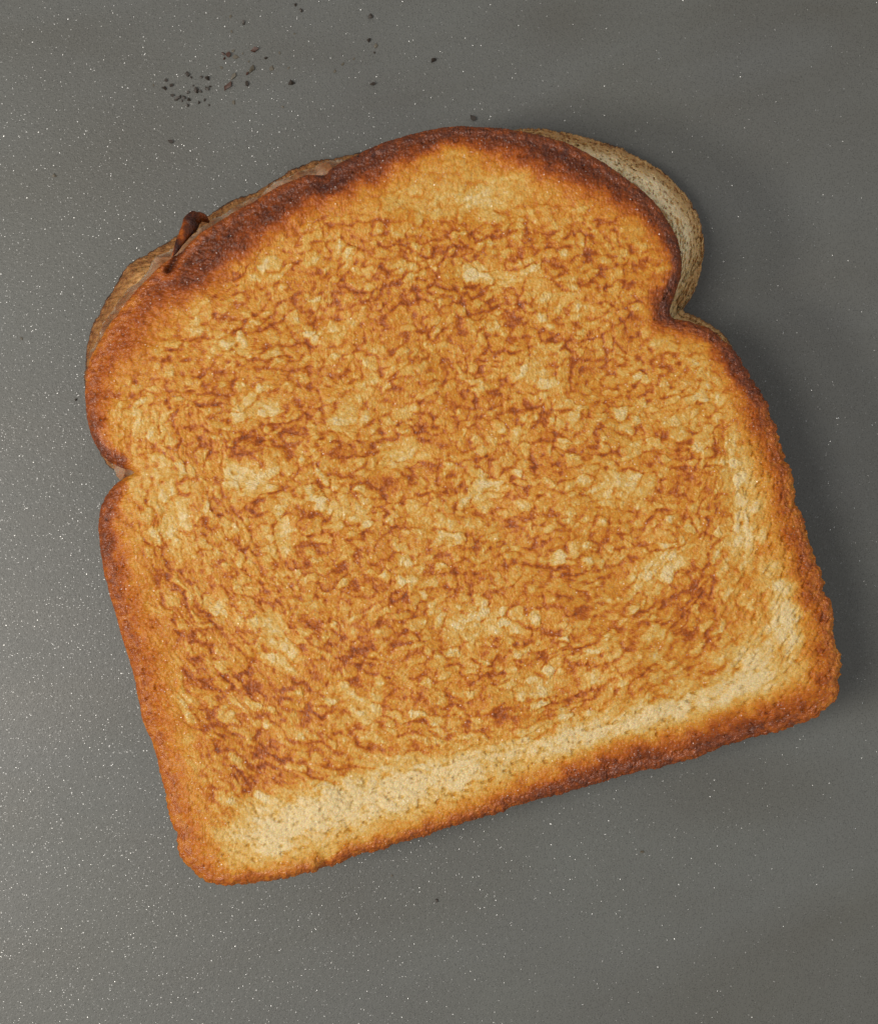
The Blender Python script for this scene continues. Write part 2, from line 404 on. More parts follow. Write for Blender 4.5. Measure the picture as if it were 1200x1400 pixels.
# soft pale patches and dark patches of the grilled face: x, y, rx, ry, angle deg (down-right positive), strength
PATCH = [
    (650, 275, 75, 26, 0, -.22), (560, 290, 60, 20, -10, -.06), (668, 378, 52, 13, 8, -.42), (772, 420, 36, 15, 15, -.32), (365, 362, 20, 34, 25, -.30), (448, 345, 42, 20, 20, -.08),
    (552, 622, 40, 17, -15, -.42), (468, 700, 32, 24, 0, -.30), (342, 652, 40, 22, 10, -.34), (390, 722, 11, 42, 5, -.34), (232, 680, 34, 56, -10, -.22),
    (205, 575, 46, 22, 0, -.22), (345, 566, 46, 16, -8, -.30), (480, 568, 32, 22, -40, -.28), (742, 515, 44, 34, 20, -.24), (855, 668, 40, 22, 0, -.30), (810, 640, 30, 14, 0, -.12),
    (905, 775, 48, 20, -35, -.38), (650, 850, 56, 26, 5, -.34), (720, 940, 34, 20, -15, -.26), (955, 560, 44, 50, 0, -.16), (870, 520, 26, 30, 0, -.10), (1012, 665, 24, 56, -10, -.30),
    (1010, 735, 24, 40, 0, -.30), (1072, 835, 22, 62, -12, -.36), (1030, 900, 50, 34, -50, -.34), (960, 955, 80, 22, -20, -.32), (850, 992, 90, 20, -14, -.28), (720, 1020, 100, 24, -16, -.26),
    (620, 1055, 80, 26, -16, -.26), (500, 1085, 90, 36, -14, -.38), (400, 1120, 80, 30, -12, -.36), (360, 1150, 46, 22, -10, -.22), (360, 1095, 30, 14, 0, -.24), (250, 945, 10, 44, -18, -.26),
    (395, 900, 26, 16, 15, -.34), (480, 955, 70, 14, 16, -.20), (300, 760, 26, 20, 0, -.14), (292, 828, 14, 36, -32, -.28), (375, 855, 14, 30, -35, -.26), (605, 725, 26, 22, 0, -.24),
    (660, 670, 24, 20, 0, -.26), (450, 455, 44, 15, -5, -.22), (500, 505, 26, 20, 0, -.18), (545, 770, 24, 26, 30, -.20), (640, 600, 26, 18, 0, -.14), (800, 965, 40, 12, -15, -.12),
    (850, 590, 40, 22, 0, -.10), (330, 475, 30, 14, 0, -.18), (270, 430, 34, 20, -40, -.14), (840, 750, 40, 18, -10, -.08), (770, 700, 40, 20, -10, -.06), (420, 1010, 26, 10, 0, -.12),
    (560, 1000, 60, 14, -14, -.10), (300, 975, 40, 16, 20, -.10), (245, 720, 16, 50, -5, -.14), (710, 600, 26, 14, 0, -.14),
    (620, 345, 70, 9, 4, .20), (660, 323, 34, 10, 5, .22), (553, 340, 12, 5, 0, .30), (583, 345, 10, 5, 0, .3), (638, 350, 14, 6, 20, .26), (688, 342, 20, 5, 0, .2), (610, 310, 16, 8, 0, .24),
    (520, 318, 8, 12, 0, .24), (487, 304, 5, 5, 0, .3), (803, 328, 11, 14, 10, .55), (808, 350, 7, 14, 0, .30), (845, 326, 5, 5, 0, .4), (740, 310, 8, 5, 0, .2), (767, 340, 20, 10, 0, .06),
    (520, 378, 9, 9, 0, .36), (540, 405, 60, 22, -6, .14), (455, 345, 22, 10, 0, .12), (440, 378, 30, 12, -10, .10), (655, 408, 46, 20, -5, .24), (600, 380, 30, 12, 0, .10),
    (380, 480, 64, 16, -8, .13), (430, 438, 40, 14, -14, .10), (310, 505, 34, 14, -10, .16), (270, 555, 46, 14, -8, .18), (262, 606, 16, 12, 10, .26), (335, 606, 40, 14, -10, .24), (400, 590, 44, 22, -6, .22),
    (345, 592, 18, 9, -30, .22), (450, 625, 60, 20, -12, .15), (560, 595, 70, 14, -14, .12), (630, 560, 60, 12, -5, .14), (730, 610, 30, 8, 0, .16), (706, 673, 24, 8, 0, .24), (600, 648, 46, 16, -10, .14),
    (355, 684, 40, 6, -20, .34), (400, 660, 30, 7, -25, .20), (430, 735, 36, 16, 0, .18), (515, 770, 24, 14, 0, .14), (612, 702, 12, 8, 0, .14), (650, 740, 60, 16, -12, .06), (250, 820, 24, 60, -15, .08),
    (956, 795, 26, 24, -10, .26), (972, 742, 6, 30, 8, .34), (935, 812, 30, 10, 0, .18), (937, 612, 5, 12, 0, .3), (905, 590, 20, 12, 0, .06), (880, 845, 80, 16, -20, .12), (270, 870, 14, 26, 10, .24), (315, 925, 34, 6, 0, .34),
    (330, 1015, 54, 20, 5, .20), (300, 1000, 20, 12, 0, .12), (400, 1030, 60, 18, 5, .15), (430, 1056, 14, 6, 0, .32), (335, 1058, 14, 6, 0, .2), (270, 960, 14, 10, 0, .2), (460, 880, 50, 26, 0, .12),
    (545, 873, 14, 11, 0, .26), (378, 818, 34, 10, 10, .16), (498, 900, 30, 14, 10, .12), (500, 1048, 16, 6, -10, .30), (420, 770, 40, 20, 0, .10), (760, 885, 60, 12, -20, .12),
    (690, 985, 90, 8, -16, .14), (800, 950, 60, 7, -18, .16), (560, 985, 60, 12, -14, .08), (780, 960, 26, 8, -20, .16), (979, 902, 6, 6, 0, .5), (944, 942, 12, 6, 0, .34), (1018, 945, 5, 5, 0, .4),
    (880, 940, 30, 8, -20, .14), (210, 470, 34, 34, 0, .14), (720, 460, 50, 14, 0, .08), (900, 385, 20, 40, 0, .10), (860, 420, 40, 20, 0, .06), (800, 500, 34, 14, 0, .08), (690, 440, 70, 12, -6, .10),
    (300, 690, 20, 16, 0, .12), (580, 460, 60, 14, -5, .10), (240, 640, 8, 20, 0, .08), (770, 590, 60, 16, 0, .06), (730, 760, 40, 12, -10, .05),
]


def shirley(n):
    a = np.linspace(-1, 1, n)
    A, B = np.meshgrid(a, a)
    A = A.ravel(); B = B.ravel()
    r = np.maximum(np.abs(A), np.abs(B))
    safe = np.where(r < 1e-9, 1, r)
    th = np.where(np.abs(A) >= np.abs(B),
                  np.where(A >= 0, math.pi / 4 * B / safe, math.pi + math.pi / 4 * (B / np.where(A < 0, A, -1))),
                  np.where(B >= 0, math.pi / 2 - math.pi / 4 * A / safe, -math.pi / 2 + math.pi / 4 * (A / safe)))
    # |A|>=|B|, A<0: th = pi + pi/4 * (B/A)
    return r, np.mod(th, 2 * math.pi)


def perimeter_index(n):
    i = np.arange(n * n).reshape(n, n)
    return np.concatenate([i[0, :-1], i[:-1, -1], i[-1, :0:-1], i[:0:-1, 0]])


def slab(outline, n, centre, rough_fn):
    """star-shaped domain filled with an n x n grid; returns px positions, distance to rim, nearest outline row, grid faces, perimeter loop"""
    O = spline(outline, 3200)
    jig = rough_fn(O)
    tang = np.roll(O[:, :2], -1, 0) - np.roll(O[:, :2], 1, 0)
    nor = np.stack([tang[:, 1], -tang[:, 0]], 1)
    nor /= np.linalg.norm(nor, axis=1, keepdims=True)
    out_sign = np.sign(np.sum(nor * (O[:, :2] - centre), 1)); nor *= np.where(out_sign == 0, 1, out_sign)[:, None]
    O[:, :2] += nor * jig[:, None]
    d = O[:, :2] - centre
    ang = np.mod(np.arctan2(-d[:, 1], d[:, 0]), 2 * math.pi)
    rad = np.hypot(d[:, 0], d[:, 1])
    o = np.argsort(ang)
    ang_s = ang[o]; rad_s = rad[o]
    r, th = shirley(n)
    R = np.interp(th, ang_s, rad_s, period=2 * math.pi)
    # parameter relaxes toward the smooth outline inside
    px = centre[0] + np.cos(th) * R * r
    py = centre[1] - np.sin(th) * R * r
    # distance to outline
    Os = O[::3]
    dist = np.full(len(px), 400.0); idx = np.zeros(len(px), int)
    cand = np.where(r > 0.70)[0]
    P = np.stack([px, py], 1).astype(np.float32); Q = Os[:, :2].astype(np.float32)
    q2 = (Q ** 2).sum(1)
    for s in range(0, len(cand), 20000):
        c = cand[s:s + 20000]
        D = (P[c] ** 2).sum(1)[:, None] + q2[None] - 2 * P[c] @ Q.T
        j = D.argmin(1)
        dist[c] = np.sqrt(np.maximum(((P[c] - Q[j]) ** 2).sum(1), 0)); idx[c] = j
    inner = r <= 0.70
    dist[inner] = 110 + (0.70 - r[inner]) * 400
    dist = np.where(~inner & (dist > 110), 110, dist)
    i = np.arange(n * n).reshape(n, n)
    F = np.stack([i[:-1, :-1].ravel(), i[:-1, 1:].ravel(), i[1:, 1:].ravel(), i[1:, :-1].ravel()], 1)
    return px, py, dist, idx, Os, F, perimeter_index(n)


def rim_rough(O):
    x, y = O[:, 0], O[:, 1]
    right = sstep(930, 1080, x) + sstep(1000, 1100, y) * 0.6 + 0.25
    return 1.5 * right * (1.6 * vnoise(x / 9, y / 9, 3) + 2.2 * vnoise(x / 24, y / 24, 4) + 0.9 * vnoise(x / 3.5, y / 3.5, 5)) + 1.2 * vnoise(x / 60, y / 60, 6)


def add_wall(V, attrs, F, per, depth, rows, shrink, cx, cy, profile, tone):
    """wall rows below the perimeter loop, closed by a flat underside"""
    nv = len(V); m = len(per)
    loop = V[per]
    newV = []; toasts = []
    prev = per
    Fs = [F]
    base_t = attrs['toast'][per]
    for k in range(1, rows + 1):
        t = k / rows
        z = loop[:, 2] * (1 - t) + depth * t
        off = profile(t)
        d = loop[:, :2] - np.array([cx, cy]); L = np.linalg.norm(d, axis=1, keepdims=True)
        nz = vnoise(loop[:, 0] / 1.3 + 9, loop[:, 1] / 1.3 + z, 21) * 0.22
        xy = loop[:, :2] + d / L * (off + nz * min(1, t * 3))[:, None]
        newV.append(np.column_stack([xy, z]))
        tt = np.clip(base_t * (1 - t) + tone(t) * min(1, t * 2.5) + base_t * t * 0.2 + vnoise(loop[:, 0] / 2, z / 1.5 + loop[:, 1] / 2, 22) * 0.12, 0, 1)
        toasts.append(tt)
        cur = nv + (k - 1) * m + np.arange(m)
        Fs.append(np.stack([prev, cur, np.roll(cur, -1), np.roll(prev, -1)], 1)[:, ::1])
        prev = cur
    base = nv + rows * m
    for k, s in enumerate((0.9, 0.5, 0.02)):
        xy = np.array([cx, cy]) + (newV[rows - 1][:, :2] - np.array([cx, cy])) * s
        newV.append(np.column_stack([xy, np.full(m, depth)])); toasts.append(np.full(m, 0.55))
        cur = base + k * m + np.arange(m)
        Fs.append(np.stack([prev, cur, np.roll(cur, -1), np.roll(prev, -1)], 1))
        prev = cur
    V2 = np.vstack([V] + newV)
    extra = np.concatenate(toasts)
    A2 = {k: np.concatenate([a, extra if k == 'toast' else np.zeros(len(extra))]) for k, a in attrs.items()}
    return V2, A2, Fs


def orient(V, F, up=True):
    a = V[F[:, 2]] - V[F[:, 0]]; b = V[F[:, 3]] - V[F[:, 1]]
    return np.cross(a, b)


def cells(px, py):
    """crumb bubbles: returns dome height 0..1, crease 0..1, id random, flow weight"""
    wx = px + 10 * vnoise(px / 42, py / 42, 11) + 4 * vnoise(px / 15, py / 15, 12)
    wy = py + 10 * vnoise(px / 42, py / 42, 13) + 4 * vnoise(px / 15, py / 15, 14)
    ca, sa = math.cos(math.radians(-10)), math.sin(math.radians(-10))
    u = wx * ca + wy * sa; v = -wx * sa + wy * ca
    # the smaller second net is laid over a larger first one
    f1, f2, rid, ox, oy = worley(u / 16.5, v / 13.0, 40, True)
    g1, g2, rg = worley(u / 9.5 + 3, v / 7.5, 41)
    ox = ox * 16.5; oy = oy * 13.0
    qx = ox * ca - oy * sa; qy = ox * sa + oy * ca
    dx = wx - 630; dy = wy - 560
    rr = np.hypot(dx, dy * 0.95); th = np.arctan2(dy, dx)
    p1, p2, rp, bx, by = worley(th * 410 / 22, rr / 11, 42, True)
    bx = bx * 22; by = by * 11
    px2 = -bx * np.sin(th) + by * np.cos(th); py2 = bx * np.cos(th) + by * np.sin(th)
    q1, q2, rq = worley(th * 410 / 12, rr / 6.5, 43)
    w = sstep(250, 400, rr) * sstep(-60, 60, dy)
    # choose one family per place so that cells stay whole
    w = sstep(0.44, 0.56, w + 0.25 * vnoise(px / 40, py / 40, 15))
    m = lambda a, b: a * (1 - w) + b * w
    return m(f1, p1), m(f2 - f1, p2 - p1), m(g1, q1), m(g2 - g1, q2 - q1), m(rid, rp), m(rg, rq), w, px + m(qx, px2), py + m(qy, py2)


# ------------------------------------------------------------------ upper slice
SAND = bpy.data.objects.new('grilled_cheese_sandwich', None)
COL.objects.link(SAND)
SAND.empty_display_size = 0.02
SAND['label'] = 'golden brown grilled cheese sandwich of two bread slices lying on the grey pan'
SAND['category'] = 'sandwich'

Z_TOP = 22.0
N_TOP = 860
C = np.array([630.0, 690.0])
px, py, dist, idx, O, F, per = slab(TOP, N_TOP, C, rim_rough)
wid = O[idx, 2]; drk = O[idx, 3]; pk = O[idx, 4]
F1, E, G1, EG, rid, rg, flow, ccx, ccy = cells(px, py)
low = fbm(px / 150, py / 110, 3, 50)
mid = fbm(px / 46, py / 26, 3, 51)
mid2 = fbm((px * .98 + py * -.17) / 60, (py * .98 + px * .17) / 18, 3, 52)
fine = fbm(px / 9, py / 7, 3, 53)
finer = vnoise(px / 3.2, py / 3.2, 54)



def patch_field(x, y):
    out = np.zeros_like(x)
    wx_ = x + 9 * vnoise(x / 33, y / 33, 61) + 6 * vnoise(x / 14, y / 14, 60)
    wy_ = y + 7 * vnoise(x / 33, y / 33, 63) + 5 * vnoise(x / 14, y / 14, 62)
    for (x0, y0, rx, ry, an, s_) in PATCH:
        c_, sn = math.cos(math.radians(an)), math.sin(math.radians(an))
        ex = wx_ - x0; ey = wy_ - y0
        near = np.abs(ex) + np.abs(ey) < 3.2 * max(rx, ry)
        ex = ex[near]; ey = ey[near]
        q_ = ((ex * c_ + ey * sn) / rx) ** 2 + ((-ex * sn + ey * c_) / ry) ** 2
        out[near] += s_ * np.exp(-q_ ** 1.3)
    return out


patch = 0.6 * patch_field(ccx, ccy) + 0.4 * patch_field(px, py)
pale_p = np.clip(-patch, 0, 1); dark_p = np.clip(patch, 0, 1)
inn = sstep(0, 1, (dist - wid * 0.75) / 30)
quiet = sstep(0, 1, (dist - wid * 0.75 + 6 + 16 * vnoise(px / 40, py / 40, 64)) / 42)      # 1 in the grilled middle
strip = sstep(0, 90, (py - 0.0) - (1135 - (px - 300) * 0.27) + 60) * sstep(200, 330, px)      # untoasted strip above the lower crust
corner = sstep(960, 1040, px) * sstep(540, 640, py)
grill = quiet * (1 - 0.85 * strip) * (1 - 0.55 * corner) * (1 - 0.6 * sstep(330, 270, py) * sstep(420, 520, px))
cmid = fbm(ccx / 40, ccy / 24, 3, 65)
crand = _hash(np.floor(ccx * 0.37).astype(np.int64), np.floor(ccy * 0.37).astype(np.int64), 5)
cell = sstep(0.03, 0.42, E + 0.05 * fine)            # 0 in the seams, 1 on a bubble
cell2 = sstep(0.02, 0.40, EG + 0.06 * fine)
gate = sstep(-0.30, 0.42, fbm(px / 12, py / 9.5, 3, 68) + 0.35 * mid2 + 0.25 * mid)
gate2 = sstep(-0.20, 0.50, fbm(px / 8 + 40, py / 7, 3, 69) + 0.35 * mid2)
cell = 1 - (1 - sstep(0.00, 0.52, E + 0.16 * fine)) * gate
cell2 = 1 - (1 - sstep(0.00, 0.55, EG + 0.16 * fine)) * gate2
cell = 1 - sstep(0.30, 0.78, F1 + 0.16 * fine)
cell2 = 1 - sstep(0.30, 0.80, G1 + 0.12 * fine)
bub = 0.60 * cell + 0.40 * cell2
crease = 1 - cell; crease2 = 1 - cell2
dens = np.clip(0.75 + 0.45 * mid2 + 0.35 * mid + 1.6 * dark_p - 1.6 * pale_p, 0.05, 1.4) * grill
blotch = sstep(0.05, 0.75, cmid + 0.5 * mid2 + 0.30 * low + 2.0 * dark_p - 2.5 * pale_p + 0.35 * fine - 0.1)
T_soft = 0.252 + 0.05 * low + 0.09 * mid + 0.05 * fine + 0.05 * (0.5 - bub)
wxx = px + 7 * vnoise(px / 13, py / 13, 60) + 9 * vnoise(px / 33, py / 33, 61)
wyy = py + 7 * vnoise(px / 13, py / 13, 62) + 6 * vnoise(px / 33, py / 33, 63)
S = (1.25 * (F1 - 0.42) + 0.62 * (G1 - 0.40) + 0.66 * fbm(px / 9.5, py / 7, 3, 57) + 0.26 * mid2 + 0.22 * cmid + 0.12 * low
     + 1.3 * dark_p - 1.6 * pale_p)
net = sstep(-0.12, 0.50, S)
net2 = sstep(0.42, 0.95, S)
fleck = sstep(0.30, 0.62, fbm(px / 6.5, py / 8.5, 2, 87) + 0.3 * pale_p) * (1 - net2)
T_grill = 0.385 - 0.10 * bub - 0.17 * (rid - 0.5) * cell - 0.06 * (0.6 - F1) + 0.05 * low + 0.05 * mid2 + 0.05 * fine + 0.20 * net + 0.10 * net2 + 0.05 * cmid - 0.12 * fleck
T = T_soft * (1 - grill) + T_grill * grill
T += 0.05 * crease * crease2 * grill * (0.4 + blotch)
T += 0.16 * dark_p * (1.1 - 0.5 * bub) - 0.47 * pale_p * (0.75 + 0.4 * bub + 0.5 * fine)
# torn, glassy crumb lying pale in the grilled middle
torn = sstep(0.35, 0.62, fbm(ccx / 26, ccy / 20, 2, 66) + 0.3 * (rid - 0.5) + 0.5 * pale_p) * grill * (1 - blotch)
T -= 0.13 * torn * (0.5 + 0.5 * bub)
T -= 0.03 * sstep(0, 500, (px - 700) * 0.7 + (py - 700) * 0.7)
T = np.where(T > 0.60, 0.60 + (T - 0.60) * 0.6, T)
T = np.clip(T, 0.02, 1)
# rim browning with a darkest line
rimf = np.clip(1 - (dist + 8 * fine + 10 * vnoise(px / 22, py / 22, 70)) / np.maximum(wid, 6), -1, 1)
rimf = sstep(-0.35, 0.75, rimf)
bump_line = np.exp(-((dist + 5 * vnoise(px / 25, py / 25, 71) - pk) / (4 + 0.38 * wid)) ** 2)
rim_t = 0.03 + (drk * (0.93 + 0.10 * sstep(430, 330, py))) * (0.80 + 0.20 * bump_line) - 0.07 * (1 - bump_line) * (dist < pk) * (pk > 15) + 0.11 * fine + 0.09 * fbm(px / 17, py / 17, 3, 72) + 0.05 * mid2 + 0.06 * (0.5 - bub)
T = T * (1 - rimf) + rim_t * rimf
T += 0.035 * finer
T = np.clip(T, 0.0, 1)
red = np.clip((0.10 * bump_line * rimf * sstep(0.72, 0.86, drk) + 0.05 * sstep(0.5, 1, dark_p)), 0, 0.5)
# height
dome = 1 - np.clip(F1, 0, 1) ** 1.7
dome2 = 1 - np.clip(G1, 0, 1) ** 1.6
z = Z_TOP + 0.55 * fbm(px / 230, py / 230, 2, 80) + 0.35 * fbm(px / 80, py / 60, 2, 81)
amp = 0.25 + 0.75 * sstep(0, 1, (dist - 8) / 40)
z += amp * (0.15 * dome * (0.5 + 1.0 * rid) + 0.08 * dome2 - 0.03 * net * grill - 0.07 * net2 * grill) - 0.2
z -= 0.35 * pale_p * amp * (1 + fine)
z += 0.05 * fine * amp + 0.035 * finer * (1 - 0.5 * strip) + 0.03 * vnoise(px / 2.0, py / 2.0, 59)
# glassy torn membranes: sharp little ridges
ridge = 1 - np.abs(vnoise(px / 9 + 2 * fine, py / 13, 67)) * 2.4
ridge = np.clip(ridge, 0, 1) ** 2
z += 0.07 * fleck * grill
z += 0.20 * ridge * np.clip(torn + 1.2 * pale_p * grill, 0, 1)
# fibre ridges in the stretched border crumb
th = np.arctan2(py - 560, px - 630)
fib = vnoise(th * 420 / 30 + 2 * fine, np.hypot(px - 630, py - 560) / 4.2, 82)
z += 0.08 * fib * (1 - strip) * sstep(0.2, 0.9, flow)
# pores of the open crumb, drawn out along the flow
po = fbm(th * 420 / 14, np.hypot(px - 630, py - 560) / 6.5, 2, 83) * np.clip(corner * 1.5, 0, 1) + fbm((px * .97 - py * .24) / 13, (py * .97 + px * .24) / 7, 2, 84) * (1 - np.clip(corner * 1.5, 0, 1))
open_w = np.clip(strip * quiet * 1.2 + corner * 0.8 + 0.35 * (1 - grill) * (1 - rimf) + 0.5 * pale_p, 0, 1)
po2 = fbm(px / 6.5, py / 5, 2, 86)
hole = (0.9 * sstep(0.15, 0.75, po + 0.25 * po2) + 0.15 * sstep(0.40, 0.65, po2)) * open_w
pit = sstep(0.42, 0.62, fbm(px / 11, py / 10, 3, 85)) * np.clip(rimf * 1.3, 0, 1)
z -= 0.40 * hole + 0.20 * pit
T = np.clip(T - 0.05 * strip * quiet * (1 - hole) + 0.06 * hole + 0.07 * pit, 0, 1)
# rim rounds down
edge_w = np.clip(wid, 16, 70)
fall = np.clip(1 - dist / edge_w, 0, 1)
z += 0.22 * rimf * fine + 0.10 * rimf * finer
z -= 1.0 * fall ** 2.2 + 0.7 * np.clip(1 - dist / 9, 0, 1) ** 2
# dent line where the crust has folded, upper left
ax, ay, bx_, by_ = 266.0, 300.0, 231.0, 370.0
sg = np.clip(((px - ax) * (bx_ - ax) + (py - ay) * (by_ - ay)) / ((bx_ - ax) ** 2 + (by_ - ay) ** 2), 0, 1)
gd = ((px - ax - sg * (bx_ - ax)) * (by_ - ay) - (py - ay - sg * (by_ - ay)) * (bx_ - ax)) / math.hypot(bx_ - ax, by_ - ay)
gr = np.hypot(px - ax - sg * (bx_ - ax), py - ay - sg * (by_ - ay)) + 2.5 * fine
gw = 8 * (1 - 0.5 * sg)
z -= 1.1 * np.exp(-(gr / gw) ** 2)
z += 0.35 * np.exp(-((gr - 12) / 7) ** 2)
T = np.clip(T + 0.16 * np.exp(-(gr / gw) ** 2) - 0.10 * np.exp(-((gr - 12) / 5) ** 2), 0, 1)
z -= 1.2 * np.exp(-((px - 444) ** 2 / 90.)) * (dist < 34) * (1 - dist / 34)
X, Y = to_world(px, py, Z_TOP - 1.5)
V = np.column_stack([X, Y, z])
cx, cy = to_world(C[0], C[1], Z_TOP)
attrs = {'toast': T, 'red': red}
V, A, Fs = add_wall(V, attrs, F, per, 12.2, 26, 0, cx, cy, lambda t: 0.35 * math.sin(math.pi * min(1, t * 1.2)) - 1.4 * t * t, lambda t: 0.62)
dA = np.concatenate([dist, np.zeros(len(V) - len(dist))])


def finish_slice(V, A, Fs, dA, rimwidth, crumb_mat, crust_mat, label=None, crust_label=None):
    Fa = np.concatenate(Fs)
    # make all normals point outward: the grid is y-flipped or not, test once
    fn = orient(V, Fs[0])
    if fn[:, 2].mean() < 0:
        Fs[0] = Fs[0][:, ::-1]
    fw = orient(V, Fs[1]); mids = V[Fs[1]].mean(1)
    if (fw[:, :2] * (mids[:, :2] - np.array([V[:, 0].mean(), V[:, 1].mean()]))).sum(1).mean() < 0:
        for k in range(1, len(Fs)):
            Fs[k] = Fs[k][:, ::-1]
    Fa = np.concatenate(Fs)
    Nn = vertex_normals(V, Fa)
    crust = dA[Fa].min(1) < rimwidth
    Vm = V * MM
    low_ = V[Fa][:, :, 2].max(1) < V[:, 2].min() + 0.01
    m1 = submesh('bread_slice', Vm, Fa, Nn, A, ~crust | low_)
    m2 = submesh('crust', Vm, Fa, Nn, A, crust & ~low_)
    s = obj('bread_slice', m1, crumb_mat, SAND)
    if label:
        s['label'] = label
    c = obj('crust', m2, crust_mat, s)
    if crust_label:
        c['label'] = crust_label
    return s


finish_slice(V, A, Fs, dA, 15, mat_crumb, mat_crust, 'grilled upper slice, golden with brown mottling', 'dark brown upper crust')

# ------------------------------------------------------------------ lower slice
Z_BOT = 11.0


def rim_rough_b(O):
    x, y = O[:, 0], O[:, 1]
    return 0.8 * vnoise(x / 9, y / 9, 103) + 1.1 * vnoise(x / 22, y / 22, 104) + 1.1 * vnoise(x / 3.0, y / 3.0, 105)


BOT5 = [(x, y, 0, 0, 0) for x, y in BOT]
px, py, dist, idx, O, F, per = slab(BOT5, 560, C, rim_rough_b)
fine = fbm(px / 8, py / 8, 3, 153)
finer = vnoise(px / 3, py / 3, 154)
f1, f2, rid = worley(px / 12, py / 12, 140)
g1, g2, rg = worley(px / 7, py / 7, 141)
T = 0.06 + 0.16 * fine + 0.10 * sstep(0.55, 0.9, rid) * (1 - sstep(0.15, 0.4, f1)) + 0.10 * vnoise(px / 30, py / 30, 142)
th = np.arctan2(py - C[1], px - C[0]) * 420
stri = vnoise(th / 17 + 1.5 * fine, dist / 3.6 + 2 * vnoise(th / 50, dist / 20, 146), 144) + 0.6 * vnoise(th / 7, dist / 2.4, 145)
T += 0.26 * sstep(0.10, 0.6, stri) + 0.08 * sstep(0.1, 0.5, fbm(px / 7, py / 7, 2, 147)) * sstep(60, 20, dist)
left = 1 - sstep(480, 640, px)
rim_w = 30 + 8 * vnoise(px / 40, py / 40, 143) + 14 * left
rimf = sstep(-0.3, 0.9, 1 - (dist + 4 * fine) / rim_w)
T = T * (1 - rimf) + rimf * (0.50 + 0.26 * left + 0.14 * fine + (0.26 - 0.18 * left) * sstep(0.05, 0.6, stri))
top_part = sstep(300, 180, py) * sstep(700, 760, px)
T = np.clip(T + 0.10 * top_part * rimf + 0.05 * finer, 0, 1)
hum = sstep(640, 800, px) * sstep(520, 380, py)
T -= 0.08 * hum
z = Z_BOT + 4.4 * hum * sstep(0, 60, dist + 12) + 0.4 * fbm(px / 120, py / 120, 2, 180) + 0.25 * (1 - f1) + 0.25 * (1 - g1) * 0.8 + 0.30 * fine + 0.12 * finer - 0.5
z -= (0.50 - 0.3 * left) * sstep(0.1, 0.6, stri) + 0.3 * sstep(0.1, 0.5, fbm(px / 7, py / 7, 2, 147))
z -= 0.3 * sstep(0.6, 0.9, rid) * (1 - sstep(0.15, 0.4, f1))
z -= 4.8 * np.clip(1 - dist / 46, 0, 1) ** 1.9
X, Y = to_world(px, py, 8.5)
V = np.column_stack([X, Y, z])
attrs = {'toast': T, 'red': np.zeros_like(T)}
V, A, Fs = add_wall(V, attrs, F, per, 0.05, 22, 0, cx, cy, lambda t: 0.8 * math.sin(math.pi * min(1, t * 0.9)) - 1.0 * t * t, lambda t: 0.62)
dA = np.concatenate([dist, np.zeros(len(V) - len(dist))])
finish_slice(V, A, Fs, dA, 16, mat_pale, mat_pale, 'pale lower slice showing at the upper right')

# ------------------------------------------------------------------ melted cheese between the slices
CH = [(190, 660), (163, 655), (150, 640), (136, 610), (126, 560), (120, 515), (124, 478), (138, 448), (158, 414), (184, 383), (208, 357), (232, 340), (258, 320), (285, 304),
      (316, 283), (345, 268), (372, 251), (402, 234), (432, 222), (462, 216), (486, 214), (540, 206), (620, 196), (700, 198), (780, 215), (850, 255), (890, 300), (905, 350), (900, 410),
      (930, 455), (980, 480), (1010, 530), (1050, 640), (1080, 740), (1110, 840), (1120, 930), (1060, 975), (900, 1025), (700, 1085), (500, 1145), (330, 1185), (275, 1165),
      (240, 1050), (200, 940), (165, 820), (150, 730), (155, 690), (172, 668)]
px, py, dist, idx, O, F, per = slab([(x, y, 0, 0, 0) for x, y in CH], 420, C, lambda O: 4.5 * vnoise(O[:, 0] / 26, O[:, 1] / 26, 203) + 1.2 * vnoise(O[:, 0] / 9, O[:, 1] / 9, 204))
fine = fbm(px / 12, py / 12, 3, 253)
T = np.clip(0.30 + 0.34 * fbm(px / 30, py / 30, 2, 254) + 0.3 * sstep(180, 130, px) * sstep(0.1, 0.5, 0.3 + fine), 0, 1)
z = 13.4 + 0.75 * fine - 3.4 * np.clip(1 - dist / 22, 0, 1) ** 2
X, Y = to_world(px, py, 12.5)
V = np.column_stack([X, Y, z])
V, A, Fs = add_wall(V, {'toast': T}, F, per, 10.2, 6, 0, cx, cy, lambda t: 0.3 * math.sin(math.pi * t) - 0.5 * t, lambda t: 0.2)
fn = orient(V, Fs[0])
if fn[:, 2].mean() < 0:
    Fs[0] = Fs[0][:, ::-1]
fw = orient(V, Fs[1]); mids = V[Fs[1]].mean(1)
if (fw[:, :2] * (mids[:, :2] - np.array([cx, cy]))).sum(1).mean() < 0:
    for k in range(1, len(Fs)):
        Fs[k] = Fs[k][:, ::-1]
Fa = np.concatenate(Fs)
obj('melted_cheese', mesh_from('melted_cheese', V * MM, Fa, A), mat_cheese, SAND)


